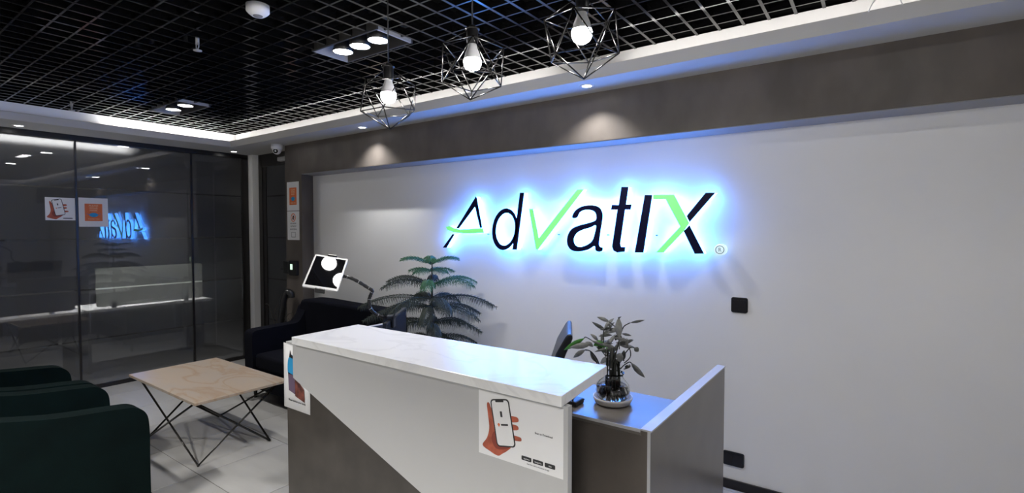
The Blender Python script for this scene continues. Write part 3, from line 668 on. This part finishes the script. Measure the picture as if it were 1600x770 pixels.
# ------------------------------------------------------------------ navy sofa
t = thing('sofa', (-4.16, 2.8, 0), 'navy blue two-seat sofa against the wall behind the coffee table', 'sofa')
def soft(name, a, b, parent, mt, bev=.04, seg=4, **k): return MB().box(a, b).build(name, mt, parent, bevel=bev, seg=seg, smooth=True, **k)
X0, X1 = -4.87, -3.45
fyz = lambda x_: (lambda u, v, w: Vector((x_ + w, u, v)))
prof = catmull([(2.465, .10), (2.438, .105), (2.435, .14), (2.435, .25), (2.435, .45), (2.435, .60), (2.46, .645), (2.55, .655), (2.80, .66), (2.90, .67), (2.96, .74), (3.0, .82), (3.05, .80), (3.15, .60), (3.15, .12)], 5)
prof = [p for p in prof]
MB().prism(prof, fyz(X0), 0, .14).build('arm', 'navy_fabric', t, bevel=.025, seg=3, smooth=True)
MB().prism(prof, fyz(X1 - .14), 0, .14).build('arm', 'navy_fabric', t, bevel=.025, seg=3, smooth=True)
bk = catmull([(X0 + .0, .60), (X0 + .02, .78), (X0 + .04, .85), (X0 + .09, .885), (X0 + .3, .895), (-4.16, .885), (X1 - .3, .88), (X1 - .08, .87), (X1 - .01, .81), (X1, .60), (X1, .12), (X0, .12)], 5)
MB().prism(bk, world_frame((0, 3.2, 0)), 0, .22).build('backrest', 'navy_fabric', t, bevel=.04, seg=4, smooth=True)
soft('base', (X0 + .13, 2.46, .10), (X1 - .13, 3.0, .30), t, 'navy_fabric', .02)
mid = (X0 + X1) / 2
for k in (0, 1):
    a = X0 + .142 if k == 0 else mid + .002; b = mid - .002 if k == 0 else X1 - .142
    soft('seat_cushion', (a, 2.45, .302), (b, 2.98, .44), t, 'navy_fabric', .035)
for x_ in (X0 + .06, X1 - .06):
    for y_ in (2.5, 3.1): MB().lathe([(0, 0), (.014, 0), (.02, .10), (0, .10)], (x_, y_, 0), 12).build('foot', 'black_plastic', t)

# ------------------------------------------------------------------ green armchairs
t0 = thing('armchair', (-3.64, .68, 0), 'dark green velvet armchair at bottom left, nearest the desk and camera', 'armchair', 'dark green armchairs side by side')
def arm_prof(y0_, y1_): # u = y, v = z ; front at y1
    return catmull([(y1_ - .03, .10), (y1_ - .003, .105), (y1_, .14), (y1_, .22), (y1_, .35), (y1_, .50), (y1_ - .012, .585), (y1_ - .06, .632), (y1_ - .15, .648), (y1_ - .40, .675), (y0_ + .12, .735), (y0_ + .05, .74), (y0_ + .01, .70), (y0_, .60), (y0_ + .02, .12)], 5)
ax0, ax1, ay0, ay1 = -3.98, -3.255, .30, 1.10
for x_ in (ax0, ax1 - .11): MB().prism(arm_prof(ay0, ay1), fyz(x_), 0, .11).build('arm', 'green_velvet', t0, bevel=.022, seg=3, smooth=True)
soft('backrest', (ax0 + .09, ay0 + .0, .12), (ax1 - .09, ay0 + .17, .80), t0, 'green_velvet', .05)
soft('base', (ax0 + .10, ay0 + .12, .11), (ax1 - .10, ay1 - .03, .27), t0, 'green_velvet', .02)
soft('seat_cushion', (ax0 + .112, ay0 + .172, .272), (ax1 - .112, ay1 - .01, .415), t0, 'green_velvet', .04)
for x_ in (ax0 + .06, ax1 - .06):
    for y_ in (ay0 + .06, ay1 - .06): MB().lathe([(0, 0), (.012, 0), (.018, .12), (0, .12)], (x_, y_, 0), 12).build('foot', 'black_plastic', t0)
for k, lab in ((1, 'dark green velvet armchair further from the camera, beside the glass partition'),):
    c = copy_tree(t0); c.location = t0.location + Vector((-.762 * k, -.0 * k, 0)); c['label'] = lab

# ------------------------------------------------------------------ things behind the desk
# monitor seen almost edge-on
mo = Vector((-2.122, 1.81, 0)); u = Vector((-.6, .8, 0)); nrm = Vector((.8, .6, 0))
t = thing('computer_monitor', (-2.28, 2.03, .75), 'black computer monitor seen almost edge-on behind the left part of the counter', 'monitor')
fm = lambda a, b, c: mo + u * a + Vector((0, 0, b)) + nrm * c
MB().obox(fm, (0, .80, -.02), (.56, 1.10, 0)).build('casing', 'dark_metal', t, bevel=.003)
MB().obox(fm, (.012, .815, .0002), (.548, 1.088, .001)).build('screen', 'matte_screen', t)
MB().obox(fm, (.25, .758, -.045), (.31, .95, -.02)).build('stand', 'black_plastic', t, bevel=.003)
MB().obox(fm, (.16, .75, -.11), (.40, .758, .08)).build('foot', 'black_plastic', t, bevel=.003)
# tablet on a gooseneck arm
CT = Vector((-2.37, 1.617, 1.374)); Rv = Vector((math.cos(math.radians(35.7)), math.sin(math.radians(35.7)), 0))
Fv = Vector((-math.sin(math.radians(35.7)) * .9994, math.cos(math.radians(35.7)) * .9994, -.0337)); Uv = Rv.cross(Fv)
px = .003375
A_ = (Rv * 50 + Uv * -8.6 + Fv * 10) * px; B_ = (Rv * -3.8 + Uv * 46.5 + Fv * 66) * px      # right edge nearer, top edge further
a_ = A_.normalized(); b_ = (B_ - a_ * B_.dot(a_)).normalized(); n_t = a_.cross(b_).normalized()
if n_t.dot(-Fv) < 0: n_t = -n_t
la, lb = A_.length / 2, B_.length / 2
ft = lambda p, q, r: CT + a_ * p + b_ * q + n_t * r
tb = thing('tablet', CT, 'white-framed tablet with dark screen held by a gooseneck arm over the counter', 'tablet')
MB().prism(rrect(-la, -lb, la, lb, .008), ft, -.006, .001).build('frame', 'tablet_white', tb, bevel=.001)
MB().prism(rrect(-la + .009, -lb + .017, la - .009, lb - .014, .001), ft, .001, .0016).build('screen', 'screen_black', tb)
t = thing('gooseneck_holder', (-2.2, 1.92, 1.05), 'black gooseneck arm clamped behind the counter, holding the tablet', 'tablet holder')
mb = MB()
mb.obox(ft, (-.018, -lb - .012, -.02), (.018, lb + .012, -.0065)).build('cradle', 'black_plastic', t, bevel=.002)
for s_ in (-1, 1): MB().obox(ft, (-.022, s_ * (lb + .0065) - .005, -.02), (.026, s_ * (lb + .0065) + .005, .008)).build('grip', 'black_plastic', t, bevel=.002)
LEAVES = [([-0.868, 1.872, 1.232], [-0.911, 1.847, 1.251], 0.0121, 'g'), ([-0.89, 1.871, 1.2], [-0.862, 1.904, 1.243], 0.0137, 'g'), ([-0.86, 1.924, 1.201], [-0.87, 1.876, 1.231], 0.0, 's'), ([-0.826, 1.872, 1.171], [-0.84, 1.899, 1.249], 0.0241, 'g'), ([-0.841, 1.895, 1.245], [-0.822, 1.883, 1.256], 0.0064, 'd'), ([-0.831, 1.992, 1.214], [-0.781, 2.025, 1.226], 0.0088, 'd'), ([-0.852, 1.955, 1.173], [-0.818, 1.977, 1.164], 0.0088, 'g'), ([-0.898, 1.898, 1.18], [-0.849, 1.899, 1.19], 0.0201, 'g'), ([-0.966, 1.847, 1.158], [-1.047, 1.823, 1.103], 0.0177, 'l'), ([-0.957, 1.839, 1.114], [-1.005, 1.826, 1.077], 0.0161, 'g'), ([-0.948, 1.864, 1.132], [-1.0, 1.784, 1.127], 0.0201, 'g'), ([-0.926, 1.891, 1.145], [-0.956, 1.88, 1.172], 0.0121, 'g'), ([-0.895, 1.857, 1.151], [-0.881, 1.823, 1.191], 0.0096, 'g'), ([-0.914, 1.913, 1.139], [-0.945, 1.887, 1.123], 0.0201, 'l'), ([-0.897, 1.906, 1.12], [-0.947, 1.908, 1.137], 0.0201, 'l'), ([-0.903, 1.9, 1.104], [-0.941, 1.915, 1.12], 0.0177, 'l'), ([-0.863, 1.89, 1.111], [-0.893, 1.898, 1.122], 0.0241, 'l'), ([-0.875, 1.888, 1.132], [-0.87, 1.937, 1.171], 0.0145, 'g'), ([-0.841, 1.966, 1.12], [-0.833, 1.933, 1.164], 0.0145, 'g'), ([-0.803, 1.902, 1.133], [-0.795, 1.882, 1.172], 0.0113, 'g'), ([-0.814, 1.996, 1.112], [-0.797, 2.001, 1.097], 0.0177, 'd'), ([-0.81, 1.955, 1.059], [-0.757, 1.971, 1.003], 0.0177, 'g'), ([-0.826, 1.928, 1.044], [-0.804, 1.932, 1.051], 0.0105, 'd'), ([-0.854, 1.89, 1.092], [-0.824, 1.919, 1.079], 0.0281, 'g'), ([-0.877, 1.902, 1.074], [-0.924, 1.907, 1.05], 0.0241, 'g'), ([-0.896, 1.903, 1.141], [-0.891, 1.949, 1.142], 0.0105, 'g'), ([-0.956, 1.88, 1.1], [-0.945, 1.933, 1.041], 0.0161, 'g'), ([-0.847, 1.933, 1.056], [-0.853, 1.897, 1.091], 0.0241, 'g'), ([-0.901, 1.917, 1.035], [-0.891, 1.971, 1.058], 0.0201, 'd'), ([-0.845, 1.966, 1.103], [-0.845, 1.971, 1.065], 0.0161, 'd'), ([-0.868, 1.928, 1.148], [-0.845, 1.916, 1.181], 0.0121, 'd'), ([-0.945, 1.885, 1.119], [-0.975, 1.872, 1.138], 0.0145, 'g')]
STEMS = [[[-0.848, 1.897, 1.206], [-0.872, 1.88, 1.23]], [[-0.881, 1.849, 1.164], [-0.883, 1.849, 1.188], [-0.879, 1.853, 1.206]], [[-0.856, 1.943, 1.11], [-0.857, 1.944, 1.159], [-0.851, 1.95, 1.179], [-0.842, 1.957, 1.204], [-0.822, 1.972, 1.218]], [[-0.903, 1.921, 1.075], [-0.924, 1.907, 1.108], [-0.945, 1.894, 1.136], [-0.972, 1.875, 1.157], [-0.978, 1.87, 1.153]], [[-0.884, 1.843, 1.014], [-0.889, 1.841, 1.038], [-0.894, 1.838, 1.063], [-0.906, 1.831, 1.093], [-0.924, 1.819, 1.117], [-0.941, 1.807, 1.121]], [[-0.923, 1.887, 1.046], [-0.94, 1.876, 1.079], [-0.95, 1.87, 1.103], [-0.967, 1.858, 1.109]], [[-0.825, 1.92, 1.062], [-0.806, 1.935, 1.086], [-0.806, 1.935, 1.114], [-0.814, 1.93, 1.126]], [[-0.818, 1.899, 1.076], [-0.815, 1.903, 1.103], [-0.798, 1.916, 1.129], [-0.785, 1.925, 1.129]], [[-0.833, 1.901, 1.041], [-0.821, 1.911, 1.057], [-0.805, 1.923, 1.069], [-0.798, 1.928, 1.066]], [[-0.837, 1.945, 1.031], [-0.822, 1.956, 1.036], [-0.816, 1.96, 1.043], [-0.819, 1.958, 1.049]], [[-0.899, 1.912, 1.077], [-0.907, 1.908, 1.11], [-0.909, 1.908, 1.151]], [[-0.851, 1.865, 1.07], [-0.839, 1.875, 1.11], [-0.831, 1.883, 1.161]], [[-0.909, 1.877, 1.006], [-0.916, 1.872, 1.016], [-0.913, 1.875, 1.022], [-0.909, 1.877, 1.02]]]
neck = catmull([(-2.392, 1.66, 1.362), (-2.395, 1.69, 1.357), (-2.369, 1.712, 1.347), (-2.335, 1.737, 1.338), (-2.311, 1.777, 1.313), (-2.287, 1.818, 1.28), (-2.265, 1.833, 1.262), (-2.271, 1.828, 1.241), (-2.279, 1.821, 1.206), (-2.279, 1.831, 1.162), (-2.26, 1.856, 1.128), (-2.233, 1.887, 1.112), (-2.212, 1.92, 1.112)], 4, False)
rr = [.0085 + .0016 * (i % 2) for i in range(len(neck))]
nk = MB().tube(neck, rr, 8).build('gooseneck', 'black_plastic', t)
rg_ = MB()
for i in range(6, len(neck) - 2, 5):
    d = (Vector(neck[i + 1]) - Vector(neck[i])).normalized(); rg_.lathe([(.0095, -.0015), (.0105, 0), (.0095, .0015)], neck[i], 10, axis=d)
rg_.build('metal_ring', 'edge_band', nk)
MB().obox(fm, (.10, 1.055, -.045), (.16, 1.12, -.0205)).obox(fm, (.10, 1.101, -.045), (.16, 1.12, .016)).obox(fm, (.10, 1.055, .0035), (.16, 1.12, .016)).build('clamp', 'black_plastic', t, bevel=.002)

# ------------------------------------------------------------------ office chair (only the top of its back shows above the counter)
t = thing('office_chair', (-1.30, 2.62, 0), 'black office chair behind the counter, only its slanting back visible', 'office chair')
vd = Vector((-1.28, 2.26, 0)).normalized(); sd = Vector((vd.y, -vd.x, 0))          # view bearing, right of it
bc = Vector((-1.30, 2.62, 0)) - vd * .22
fch = lambda a, b, c: Vector((-1.42, 2.50, 0)) + sd * a + Vector((0, 0, b)) + vd * c      # a: along the seat towards its back
back = [(.205, .56), (.215, .70), (.232, .86), (.268, .97), (.315, 1.055), (.333, 1.075), (.352, 1.065), (.352, 1.045), (.318, .965), (.285, .86), (.262, .70), (.252, .56)]
fbk = lambda a, b, c: Vector((-1.28 - .135, 2.26 - .098 + .0, 0)) + sd * (a - .158) + Vector((0, 0, b)) + vd * c
MB().prism(back, fbk, 0, .40).build('backrest', 'black_plastic', t, bevel=.012, seg=3, smooth=True)
MB().prism([(-.22, .44), (-.20, .50), (.20, .50), (.24, .46), (.20, .43)], fbk, 0, .42).build('seat', 'navy_fabric', t, bevel=.02, smooth=True)
MB().tube([fbk(.18, .45, .2), fbk(.27, .50, .2), fbk(.26, .60, .2)], .015).build('back_bar', 'black_plastic', t)
c0 = fbk(0, 0, .2)
MB().tube([c0 + Vector((0, 0, .09)), c0 + Vector((0, 0, .44))], .025, 12).build('gas_lift', 'dark_metal', t)
for k in range(5):
    a = 2 * PI * k / 5 + .3; e = c0 + Vector((math.cos(a) * .26, math.sin(a) * .26, .055))
    lg = MB().tube([c0 + Vector((0, 0, .10)), e], [.022, .014], 8).build('base_arm', 'black_plastic', t)
    MB().lathe([(0, -.012), (.024, -.012), (.027, 0), (.024, .012), (0, .012)], e - Vector((0, 0, .027)), 14, axis=(math.sin(a), -math.cos(a), 0)).build('caster', 'black_plastic', lg)

# ------------------------------------------------------------------ norfolk pine in a pot
T0 = Vector((-2.862, 2.90, 0))
t = thing('potted_pine', T0, 'tall potted Norfolk pine with drooping tiered branches below the sign', 'potted plant')
MB().lathe([(0, 0), (.12, 0), (.125, .02), (.16, .30), (.17, .31), (.17, .34), (.155, .34), (.15, .30), (0, .30)], T0, 32).build('pot', 'pot_dark', t)
MB().lathe([(0, 0), (.148, 0), (.148, .004), (0, .012)], T0 + Vector((0, 0, .302)), 24).build('soil', 'soil', t)
MB().tube([T0 + Vector((0, 0, .30)), T0 + Vector((.006, 0, .8)), T0 + Vector((0, 0, 1.15)), T0 + Vector((.004, 0, 1.345))], [.014, .011, .008, .004], 8).build('trunk', 'bark', t)
def pine_branch(z, az, L, rise, droop, mt, blen, hang, rnd):
    d = Vector((math.cos(az), math.sin(az), 0)); side = Vector((-d.y, d.x, 0)); N = 14
    pts = []
    for i in range(N + 1):
        s_ = i / N; pts.append(T0 + Vector((0, 0, z)) + d * L * s_ * (1 - .06 * s_) + Vector((0, 0, rise * math.sin(s_ * PI * .75) - droop * s_ * s_)) + side * .015 * math.sin(3 * s_ + az))
    b = MB().tube(pts, [.0052 * (1 - .7 * i / N) for i in range(N + 1)], 6)
    step = .0145; n = int(L / step)
    for k in range(2, n + 1):
        s_ = k / n; q = s_ * N; i = min(int(q), N - 1); p = pts[i].lerp(pts[i + 1], q - i); tan = (pts[i + 1] - pts[i]).normalized()
        bl = blen * (.45 + .75 * math.sin(PI * min(1, s_ * .8 + .12))) * rnd.uniform(.85, 1.1) * (1 if s_ < .93 else .55)
        for sg in (-1, 1):
            sd_ = (side * sg * .85 + tan * .55).normalized(); e1 = p + sd_ * bl * .45 + Vector((0, 0, -hang * bl * .15)); e2 = e1 + (sd_ * .45 + Vector((0, 0, -hang))).normalized() * bl * .6
            b.tube([p, e1, e2], [.0024, .0034, .0008], 4, False)
            if k % 2 == 0:
                e3 = p + sd_ * bl * .3; b.tube([e3, e3 + tan * .02 + Vector((0, 0, .006))], [.003, .0008], 3, False)
    b.build('branch', mt, t)
rnd = random.Random(11)
# tiers: height, branch count, first azimuth, length, rise, droop, needle length, hang
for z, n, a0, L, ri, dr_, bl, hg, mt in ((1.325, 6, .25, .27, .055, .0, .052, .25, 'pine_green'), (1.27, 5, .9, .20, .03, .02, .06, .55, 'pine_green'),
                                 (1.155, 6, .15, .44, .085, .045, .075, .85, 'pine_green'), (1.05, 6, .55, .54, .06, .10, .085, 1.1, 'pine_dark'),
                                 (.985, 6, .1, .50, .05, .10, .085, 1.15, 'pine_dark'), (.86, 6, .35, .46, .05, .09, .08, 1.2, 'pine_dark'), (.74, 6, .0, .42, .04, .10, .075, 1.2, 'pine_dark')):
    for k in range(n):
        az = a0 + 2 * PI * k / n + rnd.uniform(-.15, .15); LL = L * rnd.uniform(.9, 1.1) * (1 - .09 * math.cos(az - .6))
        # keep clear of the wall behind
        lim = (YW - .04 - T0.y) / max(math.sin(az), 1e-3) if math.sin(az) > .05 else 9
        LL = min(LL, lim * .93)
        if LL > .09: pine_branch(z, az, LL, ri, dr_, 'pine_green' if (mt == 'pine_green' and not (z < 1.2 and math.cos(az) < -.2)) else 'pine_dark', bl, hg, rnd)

# ------------------------------------------------------------------ lucky bamboo in a round glass vase
V0 = Vector((-.862, 1.895, .902))
t = thing('vase_saucer', V0, 'white round dish under the glass vase on the raised shelf', 'saucer')
MB().lathe([(0, 0), (.062, 0), (.070, .004), (.078, .020), (.079, .028), (.074, .028), (.070, .012), (0, .008)], V0, 40).build('dish', 'saucer', t)
t = thing('vase_plant', V0 + Vector((0, 0, .009)), 'lucky bamboo with curled stems growing in a round clear glass vase', 'vase plant')
vz = V0 + Vector((0, 0, .009))
vs_ = MB().lathe([(0, .0), (.045, .0), (.062, .018), (.069, .042), (.064, .066), (.050, .084), (.042, .094), (.041, .104), (.046, .114),
                  (.0435, .114), (.0385, .104), (.0395, .093), (.0475, .082), (.061, .065), (.066, .042), (.059, .020), (.043, .004), (0, .004)], vz, 40).build('glass_vase', 'clear_glass', t)
MB().lathe([(0, .0045), (.042, .0045), (.0585, .021), (.0652, .042), (.0605, .063), (0, .063)], vz, 36).build('water', 'water', vs_)
rt = random.Random(5); rb_ = MB()
for k in range(90):
    a = rt.uniform(0, 2 * PI); r0 = rt.uniform(.0, .028); r1 = rt.uniform(.015, .043); z_ = rt.uniform(.012, .05)
    rb_.tube([vz + Vector((math.cos(a) * r0 * .8, math.sin(a) * r0 * .8, .085)), vz + Vector((math.cos(a + .3) * r0 * 1.2, math.sin(a + .3) * r0 * 1.2, .055)), vz + Vector((math.cos(a + .9) * r1, math.sin(a + .9) * r1, z_))], [.0038, .0034, .002], 5)
rb_.build('roots', 'roots', t)
for k in range(13):
    a = 2 * PI * k / 13 + rt.uniform(-.2, .2); r = .026 if k % 3 else .012; h = rt.uniform(.16, .225); c = [vz + Vector((math.cos(a) * r, math.sin(a) * r, .03 + .0)), vz + Vector((math.cos(a) * r * .95, math.sin(a) * r * .95, .10)), vz + Vector((math.cos(a + .2) * r * .85, math.sin(a + .2) * r * .85, h))]
    MB().tube(c, [.0055, .0055, .005], 8).build('cane', 'cane', t)
rbn = MB()
for k in range(9):
    a = 2 * PI * k / 9; z_ = rt.uniform(.12, .20); rbn.sphere(vz + Vector((math.cos(a) * .031, math.sin(a) * .031, z_)), .0032, 8)
rbn.build('tie_bead', 'edge_band', t)
CM = Vector((0, 0, 1.6))
for k, (b, e, w_, kd) in enumerate(LEAVES):
    b, e = Vector(b), Vector(e)
    if kd == 's' or w_ < .001: MB().tube([b, e], .0012, 6).build('stem', 'cane', t); continue
    n_ = (CM - b).normalized() + Vector((rt.uniform(-.5, .5), rt.uniform(-.5, .5), rt.uniform(-.1, .5)))
    MB().leaf(b, e, w_ * 1.25, n_, sag=.004).build('leaf', {'g': 'leaf_grey', 'l': 'leaf_green', 'd': 'leaf_dark'}[kd], t)
for s_ in STEMS: MB().tube(catmull(s_, 4, False), .0021, 6).build('stem', 'cane', t)
dv = thing('desk_block', (-1.0, 1.79, .9005), 'small black device pushed back under the counter beside the vase', 'block')  # plain black block set at the dark patch under the counter
MB().box((-1.07, 1.755, .9005), (-.955, 1.83, .922)).build('body', 'black_plastic', dv, bevel=.006); MB().box((-1.06, 1.77, .922), (-.99, 1.82, .932)).build('lid', 'dark_metal', dv, bevel=.003)
vr = random.Random(21)
for k in range(26):
    a = vr.uniform(0, 2 * PI); b0 = V0 + Vector((vr.uniform(-.04, .03), vr.uniform(-.03, .03), vr.uniform(.19, .30)))
    b1 = b0 + Vector((math.cos(a) * .06, math.sin(a) * .05, vr.uniform(-.03, .05)))
    MB().leaf(b0, b1, vr.uniform(.009, .017), (CM - b0).normalized() + Vector((vr.uniform(-.6, .6), vr.uniform(-.6, .6), .2)), sag=.006).build('leaf', 'leaf_dark' if k % 3 else 'leaf_grey', t)
tag(MB().tube(catmull([(-.972, 1.86, .904), (-.985, 1.80, .905), (-.97, 1.76, .93), (-.955, 1.74, .97), (-.96, 1.73, 1.01), (-.97, 1.725, 1.058)], 5, False), .003, 8).build('cable', 'black_plastic'), 'short black cable curling down under the counter beside the vase', 'cable')

# ------------------------------------------------------------------ dark ornament behind the sofa arm
c0 = Vector((-5.20, 2.98, 0))
t = thing('floor_ornament', c0, 'tall dark slim ornament with curled twigs standing behind the left sofa arm', 'ornament')
MB().lathe([(0, 0), (.09, 0), (.09, .015), (0, .02)], c0, 24).build('base', 'black_plastic', t)
d_ = Vector((.81, .58, 0))
MB().tube(catmull([tuple(c0 + Vector((0, 0, .015))), tuple(c0 + d_ * .0 + Vector((0, 0, .5))), tuple(c0 + d_ * .03 + Vector((0, 0, .78))), tuple(c0 + d_ * .055 + Vector((0, 0, .89))), tuple(c0 + d_ * .085 + Vector((0, 0, .93))), tuple(c0 + d_ * .12 + Vector((0, 0, .91))), tuple(c0 + d_ * .125 + Vector((0, 0, .87)))], 4, False), .036, 12).build('body', 'black_plastic', t)
for a_s in (((-.05, .55), (-.09, .70), (-.13, .80), (-.17, .79)), ((-.03, .6), (-.06, .72), (-.02, .80)), ((.03, .6), (.10, .70), (.15, .66), (.12, .60), (.09, .65)), ((.04, .55), (.12, .60), (.19, .68), (.20, .63))):
    MB().tube(catmull([tuple(c0 + d_ * p + Vector((0, 0, q))) for p, q in ((0, .5),) + a_s], 4, False), .003, 6).build('twig', 'bark', t)
